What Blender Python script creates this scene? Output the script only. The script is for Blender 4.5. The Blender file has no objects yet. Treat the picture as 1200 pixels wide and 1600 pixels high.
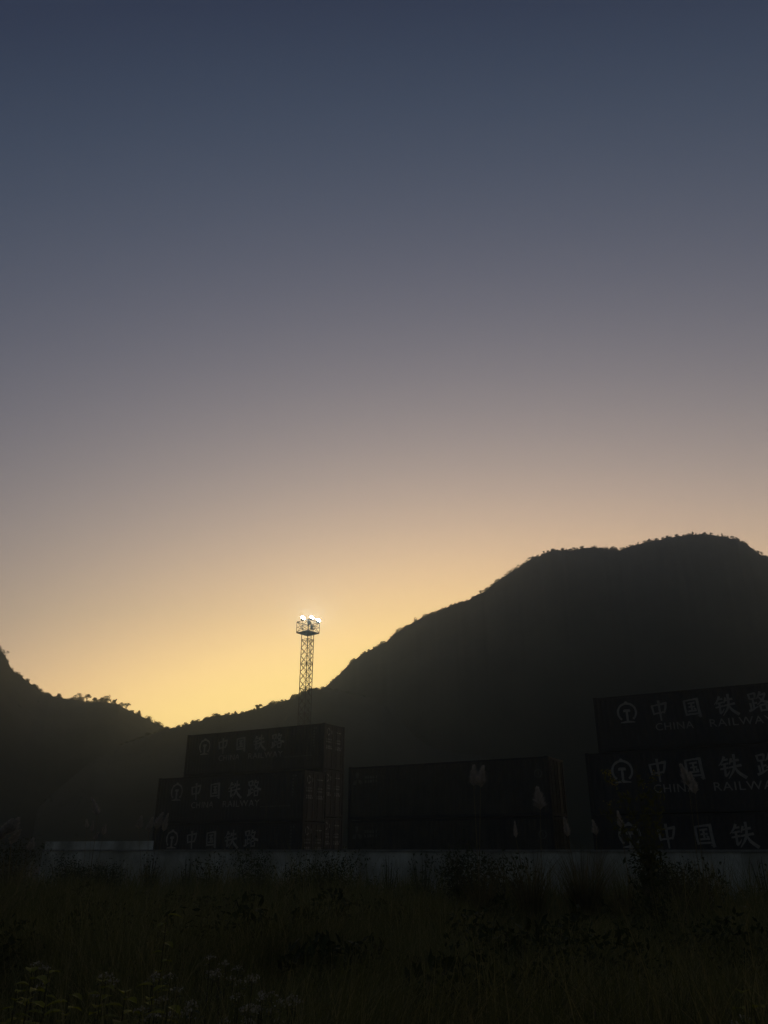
import bpy, bmesh, math, random
import numpy as np
from mathutils import Vector, Matrix, noise

random.seed(7)
RNG = np.random.default_rng(7)
SC = bpy.context.scene
COL = SC.collection

# ------------------------------------------------------------------ camera
PITCH = math.radians(23.7)
FOC = 1202.0                      # focal length in photo pixels (photo 1200 x 1600)
EYE = 1.6
cam_data = bpy.data.cameras.new('camera')
cam_data.sensor_fit = 'VERTICAL'
cam_data.sensor_height = 24.0
cam_data.lens = 24.0 * FOC / 1600.0
cam_data.clip_start = 0.1
cam_data.clip_end = 5000.0
cam = bpy.data.objects.new('camera', cam_data)
COL.objects.link(cam)
cam.location = (0, 0, EYE)
cam.rotation_euler = (math.pi / 2 + PITCH, 0, 0)
SC.camera = cam

# ------------------------------------------------------------------ sky (dusk after sunset)
def lin(c):
    return tuple(((v / 255) / 12.92 if v / 255 <= 0.04045 else (((v / 255) + 0.055) / 1.055) ** 2.4) for v in c)

world = bpy.data.worlds.new('World')
SC.world = world
world.use_nodes = True
wt = world.node_tree
wt.nodes.clear()
def wn(t, **k):
    n = wt.nodes.new(t)
    for a, b in k.items():
        setattr(n, a, b)
    return n
def wmath(op, a, b=None, clamp=False):
    n = wn('ShaderNodeMath', operation=op, use_clamp=clamp)
    for i, v in enumerate((a, b)):
        if v is None:
            continue
        if isinstance(v, (int, float)):
            n.inputs[i].default_value = v
        else:
            wt.links.new(v, n.inputs[i])
    return n.outputs[0]
tc = wn('ShaderNodeTexCoord')
sep = wn('ShaderNodeSeparateXYZ')
wt.links.new(tc.outputs['Generated'], sep.inputs[0])
nx, ny, nz = sep.outputs
# height above the afterglow: elevation, corrected for the azimuth away from the sunset
# COEF [-0.1598, 0.4469, 0.1676, -0.0262]
nx2 = wmath('MULTIPLY', nx, nx)
q = wmath('ADD', nz, wmath('MULTIPLY', nx, -0.1598))
q = wmath('ADD', q, wmath('MULTIPLY', nx2, 0.4469))
q = wmath('ADD', q, wmath('MULTIPLY', wmath('MULTIPLY', nx, nz), 0.1676))
q = wmath('ADD', q, wmath('MULTIPLY', wmath('MULTIPLY', nx2, nz), -0.0262))
SKY_RAMP = [(0.0, (353.2, 296.5, 187.2)), (0.218, (353.2, 296.5, 187.2)), (0.2511, (348.3, 286.5, 192.1)), (0.2841, (326.9, 266.4, 192.3)), (0.3171, (297.7, 243.2, 189.3)), (0.3501, (267.0, 220.7, 184.1)), (0.3831, (237.8, 200.2, 177.4)), (0.4162, (211.9, 182.3, 170.0)), (0.4492, (189.3, 166.8, 162.1)), (0.4822, (170.0, 153.0, 154.1)), (0.5152, (153.1, 140.8, 146.2)), (0.5482, (138.3, 129.7, 138.7)), (0.5813, (125.2, 119.6, 131.4)), (0.6143, (113.2, 110.5, 124.8)), (0.6473, (102.2, 102.2, 118.6)), (0.6803, (91.9, 94.7, 112.7)), (0.7133, (82.2, 87.7, 107.0)), (0.7464, (72.9, 80.8, 101.1)), (0.7794, (63.8, 73.5, 94.7)), (0.8124, (55.0, 65.0, 86.9)), (0.8454, (46.1, 54.4, 77.1)), (1.0, (42.2, 49.9, 71.2))]
ramp = wn('ShaderNodeValToRGB')
el = ramp.color_ramp.elements
while len(el) > 1:
    el.remove(el[-1])
el[0].position = SKY_RAMP[0][0]
el[0].color = (*[v * 0.5 for v in lin(SKY_RAMP[0][1])], 1)
for p_, c_ in SKY_RAMP[1:]:
    e = el.new(p_)
    e.color = (*[v * 0.5 for v in lin(c_)], 1)
wt.links.new(q, ramp.inputs[0])
# the eastern half of the sky, behind the camera, is already dim and blue
east = wn('ShaderNodeValToRGB')
ee = east.color_ramp.elements
ee[0].position = 0.0
ee[0].color = (*[v * 0.5 for v in lin((62, 62, 60))], 1)
ee[1].position = 0.9
ee[1].color = (*[v * 0.5 for v in lin((46, 52, 60))], 1)
wt.links.new(nz, east.inputs[0])
side = wn('ShaderNodeMapRange', interpolation_type='SMOOTHSTEP')
side.inputs['From Min'].default_value = 0.30
side.inputs['From Max'].default_value = -0.35
wt.links.new(ny, side.inputs[0])
mix = wn('ShaderNodeMix', data_type='RGBA')
wt.links.new(side.outputs[0], mix.inputs[0])
wt.links.new(ramp.outputs[0], mix.inputs[6])
wt.links.new(east.outputs[0], mix.inputs[7])
bg = wn('ShaderNodeBackground')
bg.inputs['Strength'].default_value = 2.0
wt.links.new(mix.outputs[2], bg.inputs['Color'])
wo = wn('ShaderNodeOutputWorld')
wt.links.new(bg.outputs[0], wo.inputs[0])

vs = SC.view_settings
vs.view_transform = 'Standard'
vs.look = 'None'
vs.exposure = 0.0
vs.gamma = 1.0
vs.use_curve_mapping = False
SC.cycles.use_denoising = True
SC.cycles.max_bounces = 6
SC.cycles.diffuse_bounces = 3
SC.cycles.volume_bounces = 0
SC.cycles.transparent_max_bounces = 8
SC.cycles.sample_clamp_indirect = 4.0

HAZE_DENSITY = 0.0016
HAZE_G = 0.84

# ------------------------------------------------------------------ helpers
def ray(px, py):
    """Direction (not unit) in the world of a photo pixel, from the eye."""
    x, y = px - 600.0, py - 800.0
    return Vector((x, FOC * math.cos(PITCH) + y * math.sin(PITCH), FOC * math.sin(PITCH) - y * math.cos(PITCH)))

def at_depth(px, py, d):
    r = ray(px, py)
    r *= d / r.y
    return Vector((r.x, r.y, r.z + EYE))

YAW = math.radians(30.2)
U = Vector((math.cos(YAW), -math.sin(YAW), 0))     # along the container rows and the wall, to the right
V = Vector((math.sin(YAW), math.cos(YAW), 0))      # away from the camera, square to them
def st(s, t, z=0.0):
    p = U * s + V * t
    return Vector((p.x, p.y, z))

def mat(name, color, rough=0.7, metal=0.0, spec=0.3, scale=None, var=0.25, bump=0.0, second=None, coord='Object', island=None, thin=0.0):
    m = bpy.data.materials.new(name)
    m.use_nodes = True
    nt = m.node_tree
    b = nt.nodes['Principled BSDF']
    b.inputs['Base Color'].default_value = (*color, 1)
    b.inputs['Roughness'].default_value = rough
    b.inputs['Metallic'].default_value = metal
    b.inputs['Specular IOR Level'].default_value = spec
    if scale:
        t = nt.nodes.new('ShaderNodeTexCoord')
        n = nt.nodes.new('ShaderNodeTexNoise')
        n.inputs['Scale'].default_value = scale
        n.inputs['Detail'].default_value = 6
        n.inputs['Roughness'].default_value = 0.65
        nt.links.new(t.outputs[coord], n.inputs['Vector'])
        r = nt.nodes.new('ShaderNodeValToRGB')
        r.color_ramp.elements[0].position = 0.32
        r.color_ramp.elements[1].position = 0.72
        c2 = second if second else tuple(min(1, c * (1 + var)) for c in color)
        r.color_ramp.elements[0].color = (*[c * (1 - var) for c in color], 1)
        r.color_ramp.elements[1].color = (*c2, 1)
        nt.links.new(n.outputs['Fac'], r.inputs[0])
        nt.links.new(r.outputs[0], b.inputs['Base Color'])
        if bump:
            bp = nt.nodes.new('ShaderNodeBump')
            bp.inputs['Strength'].default_value = bump
            bp.inputs['Distance'].default_value = 0.02
            nt.links.new(n.outputs['Fac'], bp.inputs['Height'])
            nt.links.new(bp.outputs[0], b.inputs['Normal'])
    if island:
        g = nt.nodes.new('ShaderNodeNewGeometry')
        r = nt.nodes.new('ShaderNodeValToRGB')
        els = r.color_ramp.elements
        els[0].color = (*island[0], 1)
        els[1].color = (*island[-1], 1)
        for k, c in enumerate(island[1:-1]):
            e = els.new((k + 1) / (len(island) - 1))
            e.color = (*c, 1)
        nt.links.new(g.outputs['Random Per Island'], r.inputs[0])
        nt.links.new(r.outputs[0], b.inputs['Base Color'])
    if thin:                                   # thin leaves and seed hairs let light through
        tr = nt.nodes.new('ShaderNodeBsdfTranslucent')
        src = b.inputs['Base Color'].links
        if src:
            nt.links.new(src[0].from_socket, tr.inputs['Color'])
        else:
            tr.inputs['Color'].default_value = (*color, 1)
        mx = nt.nodes.new('ShaderNodeMixShader')
        mx.inputs[0].default_value = thin
        nt.links.new(b.outputs[0], mx.inputs[1])
        nt.links.new(tr.outputs[0], mx.inputs[2])
        nt.links.new(mx.outputs[0], nt.nodes['Material Output'].inputs['Surface'])
    return m

M = {}
M['ground'] = mat('ground_soil', (0.035, 0.032, 0.02), 0.95, scale=0.7, var=0.4, bump=0.4)
M['yard'] = mat('yard_concrete', (0.16, 0.16, 0.15), 0.9, scale=1.2, var=0.25)
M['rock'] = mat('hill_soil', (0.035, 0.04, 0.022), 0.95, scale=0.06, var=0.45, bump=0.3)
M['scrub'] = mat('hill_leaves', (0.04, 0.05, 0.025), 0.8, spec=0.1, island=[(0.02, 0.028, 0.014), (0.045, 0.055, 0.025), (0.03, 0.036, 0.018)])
M['bark'] = mat('bark', (0.06, 0.045, 0.03), 0.9, scale=9, var=0.4)
M['navy'] = mat('navy_paint', (0.026, 0.030, 0.040), 0.55, spec=0.35, scale=0.9, var=0.3, second=(0.032, 0.037, 0.046))
M['teal'] = mat('dull_paint', (0.042, 0.048, 0.046), 0.6, spec=0.3, scale=0.8, var=0.3, second=(0.056, 0.060, 0.055))
M['frame_dark'] = mat('frame_paint', (0.018, 0.022, 0.03), 0.6, scale=2.0, var=0.3)
M['mark'] = mat('white_lettering_paint', (0.33, 0.33, 0.32), 0.7, scale=2.5, var=0.22)
M['mark_dim'] = mat('faded_lettering_paint', (0.11, 0.115, 0.11), 0.7, scale=4, var=0.3)
M['galv'] = mat('galvanised_steel', (0.33, 0.34, 0.35), 0.5, metal=0.6, scale=5, var=0.2)
M['rod'] = mat('lock_rod_steel', (0.04, 0.042, 0.045), 0.6, metal=0.2, scale=5, var=0.2)
M['mast'] = mat('mast_steel', (0.07, 0.055, 0.055), 0.6, metal=0.3, scale=3, var=0.25)
M['mast_dark'] = mat('lamp_housing', (0.06, 0.065, 0.07), 0.5, metal=0.3, scale=3, var=0.2)
M['wall'] = mat('wall_whitewash', (0.56, 0.60, 0.58), 0.9, scale=0.55, var=0.42, bump=0.25)
def stain_wall(m):
    """Rain streaks and dirt on the whitewash: noise stretched down the wall."""
    nt = m.node_tree
    b = nt.nodes['Principled BSDF']
    old = b.inputs['Base Color'].links[0].from_socket
    t = nt.nodes.new('ShaderNodeTexCoord')
    mp = nt.nodes.new('ShaderNodeMapping')
    mp.inputs['Scale'].default_value = (0.8, 1.0, 0.3)
    n = nt.nodes.new('ShaderNodeTexNoise')
    n.inputs['Scale'].default_value = 1.1
    n.inputs['Detail'].default_value = 8
    nt.links.new(t.outputs['Object'], mp.inputs[0])
    nt.links.new(mp.outputs[0], n.inputs['Vector'])
    r = nt.nodes.new('ShaderNodeValToRGB')
    r.color_ramp.elements[0].position = 0.38
    r.color_ramp.elements[0].color = (0.62, 0.61, 0.58, 1)
    r.color_ramp.elements[1].position = 0.6
    r.color_ramp.elements[1].color = (1, 1, 1, 1)
    nt.links.new(n.outputs['Fac'], r.inputs[0])
    mx = nt.nodes.new('ShaderNodeMix')
    mx.data_type = 'RGBA'
    mx.blend_type = 'MULTIPLY'
    mx.inputs[0].default_value = 1.0
    nt.links.new(old, mx.inputs[6])
    nt.links.new(r.outputs[0], mx.inputs[7])
    nt.links.new(mx.outputs[2], b.inputs['Base Color'])
stain_wall(M['wall'])
M['coping'] = mat('coping_concrete', (0.26, 0.27, 0.27), 0.9, scale=1.5, var=0.3)
M['grass'] = mat('grass_blades', (0.05, 0.05, 0.02), 0.75, spec=0.15, island=[(0.066, 0.082, 0.027), (0.15, 0.155, 0.052), (0.09, 0.106, 0.033), (0.32, 0.28, 0.125), (0.084, 0.1, 0.032)], thin=0.30)
M['blade'] = mat('reed_leaves', (0.09, 0.085, 0.035), 0.7, spec=0.2, island=[(0.05, 0.055, 0.02), (0.13, 0.115, 0.05), (0.17, 0.14, 0.07)], thin=0.35)
M['straw'] = mat('reed_stalk', (0.20, 0.16, 0.08), 0.7, scale=8, var=0.25)
M['plume'] = mat('silver_plume', (0.62, 0.52, 0.45), 0.9, spec=0.05, island=[(0.40, 0.38, 0.34), (0.56, 0.53, 0.48), (0.70, 0.66, 0.60)], thin=0.55)
M['leaf'] = mat('bush_leaves', (0.04, 0.055, 0.02), 0.7, spec=0.15, island=[(0.02, 0.032, 0.011), (0.05, 0.066, 0.022), (0.035, 0.05, 0.016)], thin=0.20)
M['lime'] = mat('yellow_green_leaves', (0.2, 0.22, 0.03), 0.6, spec=0.2, island=[(0.11, 0.135, 0.010), (0.29, 0.29, 0.014), (0.18, 0.20, 0.010)], thin=0.50)
M['weed'] = mat('tall_weed_leaves', (0.08, 0.085, 0.02), 0.7, spec=0.15, island=[(0.045, 0.056, 0.014), (0.13, 0.125, 0.022), (0.08, 0.085, 0.018)], thin=0.4)
M['gold'] = mat('yellow_flowers', (0.45, 0.34, 0.04), 0.7, island=[(0.32, 0.26, 0.03), (0.5, 0.36, 0.04)])
M['petal'] = mat('white_petals', (0.62, 0.62, 0.58), 0.8, spec=0.1, island=[(0.14, 0.14, 0.105), (0.50, 0.48, 0.38)], thin=0.30)
M['stem'] = mat('green_stems', (0.06, 0.065, 0.025), 0.7, scale=12, var=0.3)

def lamp_mat():
    m = bpy.data.materials.new('lit_lens')
    m.use_nodes = True
    b = m.node_tree.nodes['Principled BSDF']
    b.inputs['Base Color'].default_value = (0.9, 0.9, 0.9, 1)
    b.inputs['Emission Color'].default_value = (0.84, 0.94, 1.0, 1)
    b.inputs['Emission Strength'].default_value = 190.0
    return m
M['lens'] = lamp_mat()

class MB:
    """Collects boxes, bars, tubes and faces, and links them as one mesh object."""
    def __init__(s):
        s.v, s.f = [], []
    def add(s, vs, fs):
        k = len(s.v)
        s.v.extend([tuple(a) for a in vs])
        s.f.extend([tuple(i + k for i in f) for f in fs])
    def box(s, a, b):
        (x0, y0, z0), (x1, y1, z1) = a, b
        s.add([(x0, y0, z0), (x1, y0, z0), (x1, y1, z0), (x0, y1, z0), (x0, y0, z1), (x1, y0, z1), (x1, y1, z1), (x0, y1, z1)],
              [(0, 3, 2, 1), (4, 5, 6, 7), (0, 1, 5, 4), (1, 2, 6, 5), (2, 3, 7, 6), (3, 0, 4, 7)])
    def tube(s, pts, radii, n=6, caps=True):
        pts = [Vector(p) for p in pts]
        if isinstance(radii, (int, float)):
            radii = [radii] * len(pts)
        k0 = len(s.v)
        vs, fs = [], []
        for i, p in enumerate(pts):
            d = (pts[min(i + 1, len(pts) - 1)] - pts[max(i - 1, 0)]).normalized()
            a = d.cross(Vector((0, 0, 1)) if abs(d.z) < 0.9 else Vector((1, 0, 0))).normalized()
            b = d.cross(a)
            for j in range(n):
                w = 2 * math.pi * j / n
                vs.append(p + (a * math.cos(w) + b * math.sin(w)) * radii[i])
        for i in range(len(pts) - 1):
            for j in range(n):
                fs.append((i * n + j, i * n + (j + 1) % n, (i + 1) * n + (j + 1) % n, (i + 1) * n + j))
        if caps:
            fs.append(tuple(reversed(range(n))))
            fs.append(tuple((len(pts) - 1) * n + j for j in range(n)))
        s.add(vs, fs)
    def lathe(s, prof, n=20, mtx=None):
        """prof: (radius, height) list, round the local z axis."""
        vs, fs = [], []
        for (r, h) in prof:
            for j in range(n):
                w = 2 * math.pi * j / n
                p = Vector((r * math.cos(w), r * math.sin(w), h))
                vs.append(mtx @ p if mtx else p)
        for i in range(len(prof) - 1):
            for j in range(n):
                fs.append((i * n + j, i * n + (j + 1) % n, (i + 1) * n + (j + 1) % n, (i + 1) * n + j))
        s.add(vs, fs)
    def build(s, name, m, parent=None, smooth=False):
        me = bpy.data.meshes.new(name)
        me.from_pydata(s.v, [], s.f)
        me.materials.append(m)
        if smooth:
            for p in me.polygons:
                p.use_smooth = True
        o = bpy.data.objects.new(name, me)
        COL.objects.link(o)
        if parent:
            o.parent = parent
        return o

def np_obj(name, verts, faces, m, parent=None):
    """verts (n,3); faces (k,4) or (k,3) index arrays."""
    me = bpy.data.meshes.new(name)
    k, w = faces.shape
    me.vertices.add(len(verts))
    me.vertices.foreach_set('co', np.ascontiguousarray(verts, dtype=np.float32).ravel())
    me.loops.add(k * w)
    me.loops.foreach_set('vertex_index', np.ascontiguousarray(faces, dtype=np.int32).ravel())
    me.polygons.add(k)
    me.polygons.foreach_set('loop_start', np.arange(0, k * w, w, dtype=np.int32))
    me.update(calc_edges=True)
    me.validate()
    me.materials.append(m)
    o = bpy.data.objects.new(name, me)
    COL.objects.link(o)
    if parent:
        o.parent = parent
    return o

def tag(o, label=None, cat=None, group=None, kind=None):
    if label: o['label'] = label
    if cat: o['category'] = cat
    if group: o['group'] = group
    if kind: o['kind'] = kind
    return o

def thing(name, label, cat, loc, rz=0.0, group=None):
    o = bpy.data.objects.new(name, None)
    o.empty_display_size = 0.3
    COL.objects.link(o)
    o.location = loc
    o.rotation_euler = (0, 0, rz)
    return tag(o, label, cat, group)

def copy_tree(o, parent=None):
    c = o.copy()
    COL.objects.link(c)
    if parent:
        c.parent = parent
    for ch in list(o.children):
        copy_tree(ch, c)
    return c

def leaf_quads(centers, size, stretch=1.0, flat=0.0):
    """One randomly turned leaf-shaped quad per centre; returns verts, faces."""
    c = np.asarray(centers, dtype=float)
    n = len(c)
    a = RNG.normal(size=(n, 3))
    if flat:
        a[:, 2] *= (1 - flat)
    a /= np.linalg.norm(a, axis=1)[:, None]
    b = RNG.normal(size=(n, 3))
    b -= (a * b).sum(1)[:, None] * a
    b /= np.linalg.norm(b, axis=1)[:, None]
    s = (np.asarray(size) * RNG.uniform(0.6, 1.3, n))[:, None]
    v = np.empty((n, 4, 3))
    v[:, 0] = c - a * s * 0.5 * stretch
    v[:, 1] = c + b * s * 0.32
    v[:, 2] = c + a * s * 0.5 * stretch
    v[:, 3] = c - b * s * 0.32
    return v.reshape(-1, 3), np.arange(4 * n).reshape(-1, 4)

def blob_points(center, radii, n):
    d = RNG.normal(size=(n, 3))
    d /= np.linalg.norm(d, axis=1)[:, None]
    r = RNG.uniform(0.35, 1.0, n) ** 0.6
    return np.asarray(center) + d * r[:, None] * np.asarray(radii)

def blades(base, h, w, lean, az, seg=3, droop=0.6):
    """Grass blades as tapering strips: arrays base (n,3), h, w, lean, az -> verts, quads."""
    n = len(base)
    t = np.linspace(0, 1, seg + 1)
    dirx, diry = np.cos(az), np.sin(az)
    v = np.empty((n, seg + 1, 2, 3))
    face = az + RNG.uniform(-1.2, 1.2, n) + math.pi / 2
    for k, tk in enumerate(t):
        out = lean * h * tk ** 1.8
        up = h * (tk - droop * lean * 0.5 * tk ** 3)
        wk = w * (1 - tk) ** 0.7 * 0.5 + 0.0006
        cx = base[:, 0] + dirx * out
        cy = base[:, 1] + diry * out
        cz = base[:, 2] + up
        ox, oy = np.cos(face) * wk, np.sin(face) * wk
        v[:, k, 0] = np.stack([cx - ox, cy - oy, cz], 1)
        v[:, k, 1] = np.stack([cx + ox, cy + oy, cz], 1)
    idx = np.arange(n * (seg + 1) * 2).reshape(n, seg + 1, 2)
    q = np.stack([idx[:, :-1, 0], idx[:, :-1, 1], idx[:, 1:, 1], idx[:, 1:, 0]], -1).reshape(-1, 4)
    return v.reshape(-1, 3), q

def join(parts):
    vs, fs, k = [], [], 0
    for v, f in parts:
        vs.append(v)
        fs.append(f + k)
        k += len(v)
    return np.concatenate(vs), np.concatenate(fs)

# ------------------------------------------------------------------ ground
T_WALL = 33.0
def ground_z(x, y):
    t = x * V.x + y * V.y
    z = 0.06 * noise.noise(Vector((x * 0.35, y * 0.35, 0))) + 0.12 * noise.noise(Vector((x * 0.08, y * 0.08, 3)))
    k = min(max((t - 8) / 20.0, 0), 1)
    k = k * k * (3 - 2 * k)
    return z - 0.45 * k

def make_ground():
    xs = np.concatenate([np.linspace(-2500, -120, 14), np.linspace(-100, 100, 101), np.linspace(120, 2500, 14)])
    ys = np.concatenate([np.linspace(-2500, -60, 12), np.linspace(-40, 140, 91), np.linspace(180, 2500, 14)])
    v = np.array([(x, y, ground_z(x, y)) for y in ys for x in xs])
    nx_, ny_ = len(xs), len(ys)
    i = np.arange(nx_ * ny_).reshape(ny_, nx_)
    f = np.stack([i[:-1, :-1], i[:-1, 1:], i[1:, 1:], i[1:, :-1]], -1).reshape(-1, 4)
    tag(np_obj('ground', v, f, M['ground']), kind='structure')
make_ground()

def make_yard():
    b = MB()
    p = [st(-43.4, T_WALL + 0.5), st(70, T_WALL + 0.5), st(70, 125), st(-43.4, 125)]
    b.add([(a.x, a.y, -0.8) for a in p] + [(a.x, a.y, 0.25) for a in p], [(4, 5, 6, 7), (0, 1, 5, 4), (1, 2, 6, 5), (2, 3, 7, 6), (3, 0, 4, 7)])
    tag(b.build('yard', M['yard']), kind='structure')
    b = MB()                       # the rear row stands on a raised strip of concrete
    p = [st(-42.8, 42.85), st(20, 42.85), st(20, 47), st(-42.8, 47)]
    b.add([(a.x, a.y, 0.2) for a in p] + [(a.x, a.y, 0.61) for a in p], [(4, 5, 6, 7), (0, 1, 5, 4), (1, 2, 6, 5), (2, 3, 7, 6), (3, 0, 4, 7)])
    tag(b.build('pavement', M['yard']), kind='structure')
make_yard()

# ------------------------------------------------------------------ hills
def smooth01(t):
    return t * t * (3 - 2 * t)

def make_hill(name, pts, R0, near, far, step, rough, lower, seed, power=1.3):
    """A hill whose skyline seen from the eye runs through pts (photo pixels): a height field over bearing and distance."""
    px = np.arange(pts[0][0], pts[-1][0] + 0.1, step)
    py = np.interp(px, [p[0] for p in pts], [p[1] for p in pts]) + lower
    py = py + np.array([1.6 * noise.noise(Vector((x * 0.11, seed * 3, 2))) + 0.8 * noise.noise(Vector((x * 0.31, seed * 3, 5))) for x in px])
    ts = np.concatenate([np.linspace(0, 1, 26), np.linspace(1, 2, 16)[1:]])
    grid = np.empty((len(px), len(ts), 3))
    crest = []
    for i, (x, y) in enumerate(zip(px, py)):
        d = ray(x, y)
        hx, hy = d.x / math.hypot(d.x, d.y), d.y / math.hypot(d.x, d.y)
        tan = d.z / math.hypot(d.x, d.y)
        R = R0 * (1 + 0.10 * noise.noise(Vector((x * 0.006, seed, 0))))
        rr, ss = [], []
        for t in ts:
            if t <= 1:
                r = R * (near + (1 - near) * t)
                s = 1 - (1 - t) ** power if t > 0 else 0
                s = s * smooth01(min(1, t * 2.2 + 0.05)) if t < 0.45 else s
            else:
                r = R * (1 + (far - 1) * (t - 1))
                s = 1 - smooth01(t - 1)
            s += rough * noise.fractal(Vector((hx * r * 0.03, r * 0.03, seed)), 1.0, 2.0, 4) * min(1, t * 1.5) * (1 if t < 1.9 else 0)
            rr.append(r)
            ss.append(max(s, 0))
        A = min((tan * r + EYE + 0.8) / s for r, s in zip(rr, ss) if s > 0.3)
        zz = [A * s - 0.8 for s in ss]
        el_ = [(z - EYE) / r for z, r in zip(zz, rr)]
        j = int(np.argmax(el_))
        crest.append((hx * rr[j], hy * rr[j], zz[j]))
        for k in range(len(ts)):
            grid[i, k] = (hx * rr[k], hy * rr[k], zz[k])
    n, m = grid.shape[:2]
    idx = np.arange(n * m).reshape(n, m)
    f = np.stack([idx[:-1, :-1], idx[1:, :-1], idx[1:, 1:], idx[:-1, 1:]], -1).reshape(-1, 4)
    o = np_obj(name, grid.reshape(-1, 3), f, M['rock'])
    for p in o.data.polygons:
        p.use_smooth = True
    tag(o, kind='structure')
    return px, grid, np.array(crest)

def cover_hill(label, grid, crest, n_crest, n_face, rmin, rmax, seed):
    """Scrub over the whole hill: rooted crowns of mixed size along the crest, looser clumps over its near face."""
    pts = []
    for _ in range(n_crest):
        k = random.uniform(0, len(crest) - 1.001)
        a, f = int(k), k - int(k)
        if np.linalg.norm(crest[a] - crest[a + 1]) > 1.6:      # the skyline steps from one fold of the hill to another
            f = round(f)
        c = crest[a] * (1 - f) + crest[a + 1] * f
        wild = 0.5 + 0.9 * noise.noise(Vector((c[0] * 0.05, c[1] * 0.05, seed)))
        R = rmin + (rmax - rmin) * random.random() ** 2.2 * max(0.15, min(1.2, wild))
        c = c * np.array([1, 1, 0]) * (1 + random.gauss(0, 0.003)) + np.array([0, 0, c[2] + R * random.uniform(-0.1, 0.4)])
        for b in range(3):
            o = np.array([random.gauss(0, .3), random.gauss(0, .3), random.uniform(-.5, .2)]) * R
            pts.append(blob_points(c + o, (R * .62, R * .62, R * .5), int(16 + 46 * R * R)))
    i = RNG.integers(0, grid.shape[0], n_face)
    j = RNG.integers(3, 25, n_face)
    for c in grid[i, j] + RNG.normal(size=(n_face, 3)) * np.array([0.4, 0.4, 0.15]):
        R = random.uniform(0.4, 1.0)
        c = c - np.array([0, 0, 0.35])
        pts.append(blob_points(c, (R, R, R * .7), 16))
    v, f = leaf_quads(np.concatenate(pts), 0.24)
    tag(np_obj('hillside_scrub', v, f, M['scrub']), label, 'scrub', kind='stuff')

BIG = [(250, 1210), (300, 1185), (420, 1125), (480, 1091), (503.5, 1074.5), (523, 1059), (538.5, 1042.5), (552.5, 1030), (564, 1021.5), (577, 1014.5),
       (589, 1008), (603, 1000.5), (617, 989), (631, 979.5), (647, 969.5), (673, 958), (689, 952.5), (711, 941), (731, 936), (744, 928),
       (757, 922.5), (768, 913), (779, 904.5), (794, 895), (811.5, 884), (827, 873), (842, 866.5), (859, 860), (879, 857), (892, 858.5),
       (913, 854), (931, 853.5), (950, 857), (967.5, 858), (980.5, 853), (998, 848.5), (1026, 842), (1056, 836), (1080, 833.6), (1108, 833),
       (1126, 836), (1138, 838), (1152, 841.6), (1168, 849), (1180, 859.6), (1198, 870), (1260, 915), (1350, 985), (1500, 1080), (1750, 1200), (1900, 1280)]
LEFT = [(-600, 1010), (-420, 860), (-260, 820), (-120, 890), (-40, 975), (0, 1013), (8, 1021), (15, 1038), (22, 1048), (38, 1058), (52, 1069), (65, 1079),
        (90, 1087.5), (105, 1090), (120, 1091), (140, 1096), (150, 1094), (165, 1095), (185, 1098), (200, 1107), (215, 1114), (230, 1121), (245, 1130),
        (258, 1136), (300, 1152), (400, 1190), (520, 1240), (640, 1290)]
LOW = [(60, 1250), (150, 1175), (230, 1147), (258, 1137.5), (270, 1136), (285, 1132), (300, 1127), (330, 1119), (345, 1115.5), (375, 1112), (400, 1106.5),
       (425, 1098), (440, 1094), (460, 1087), (475, 1079), (490, 1075.5), (500, 1074.5), (512, 1075), (540, 1080), (600, 1092), (700, 1120), (850, 1180), (1000, 1260)]
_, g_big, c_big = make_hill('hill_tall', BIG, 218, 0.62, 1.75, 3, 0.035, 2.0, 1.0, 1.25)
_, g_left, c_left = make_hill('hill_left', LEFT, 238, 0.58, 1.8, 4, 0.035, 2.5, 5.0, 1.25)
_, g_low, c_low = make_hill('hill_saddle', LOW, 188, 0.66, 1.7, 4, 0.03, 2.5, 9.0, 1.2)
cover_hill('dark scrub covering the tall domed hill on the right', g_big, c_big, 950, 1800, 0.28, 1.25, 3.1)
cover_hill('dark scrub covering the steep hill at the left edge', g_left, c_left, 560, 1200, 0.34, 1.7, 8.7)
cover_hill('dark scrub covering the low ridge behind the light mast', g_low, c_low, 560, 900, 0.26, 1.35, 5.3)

def ridge_tree(px, pytop, wpx, hpx, dist, label, shape=0):
    s = dist * 1.0 / 1230.0
    top = at_depth(px, pytop, dist)
    h = hpx * s + 1.2
    w = wpx * s
    r = thing('ridge_tree', label, 'tree', (top.x, top.y, top.z - h), 0, 'trees on the skyline')
    t = MB()
    t.tube([(0, 0, -0.8), (0.05, 0, h * 0.35), (0.02 * w, 0, h * 0.7)], [0.11, 0.08, 0.04], 6)
    for a in range(5):
        an = a * 1.256 + random.random()
        t.tube([(0.03, 0, h * (0.3 + 0.05 * a)), (math.cos(an) * w * 0.2, math.sin(an) * w * 0.2, h * 0.62),
                (math.cos(an) * w * 0.38, math.sin(an) * w * 0.38, h * random.uniform(0.72, 0.9))], [0.05, 0.035, 0.015], 5)
    t.build('trunk', M['bark'], r)
    pts = []
    for k in range(15 if shape == 0 else 9):
        an = random.uniform(0, 6.28)
        rr = random.uniform(0.05, 0.42) * w
        zc = h * (random.uniform(0.36, 0.84) if shape == 0 else random.uniform(0.62, 0.88))
        zc -= 0.5 * rr / w * h * 0.4
        pts.append(blob_points((math.cos(an) * rr, math.sin(an) * rr, zc), (w * 0.17, w * 0.17, h * (0.12 if shape == 0 else 0.08)), 40))
    v, f = leaf_quads(np.concatenate(pts), 0.26)
    np_obj('crown', v, f, M['scrub'], r)
    return r

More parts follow.
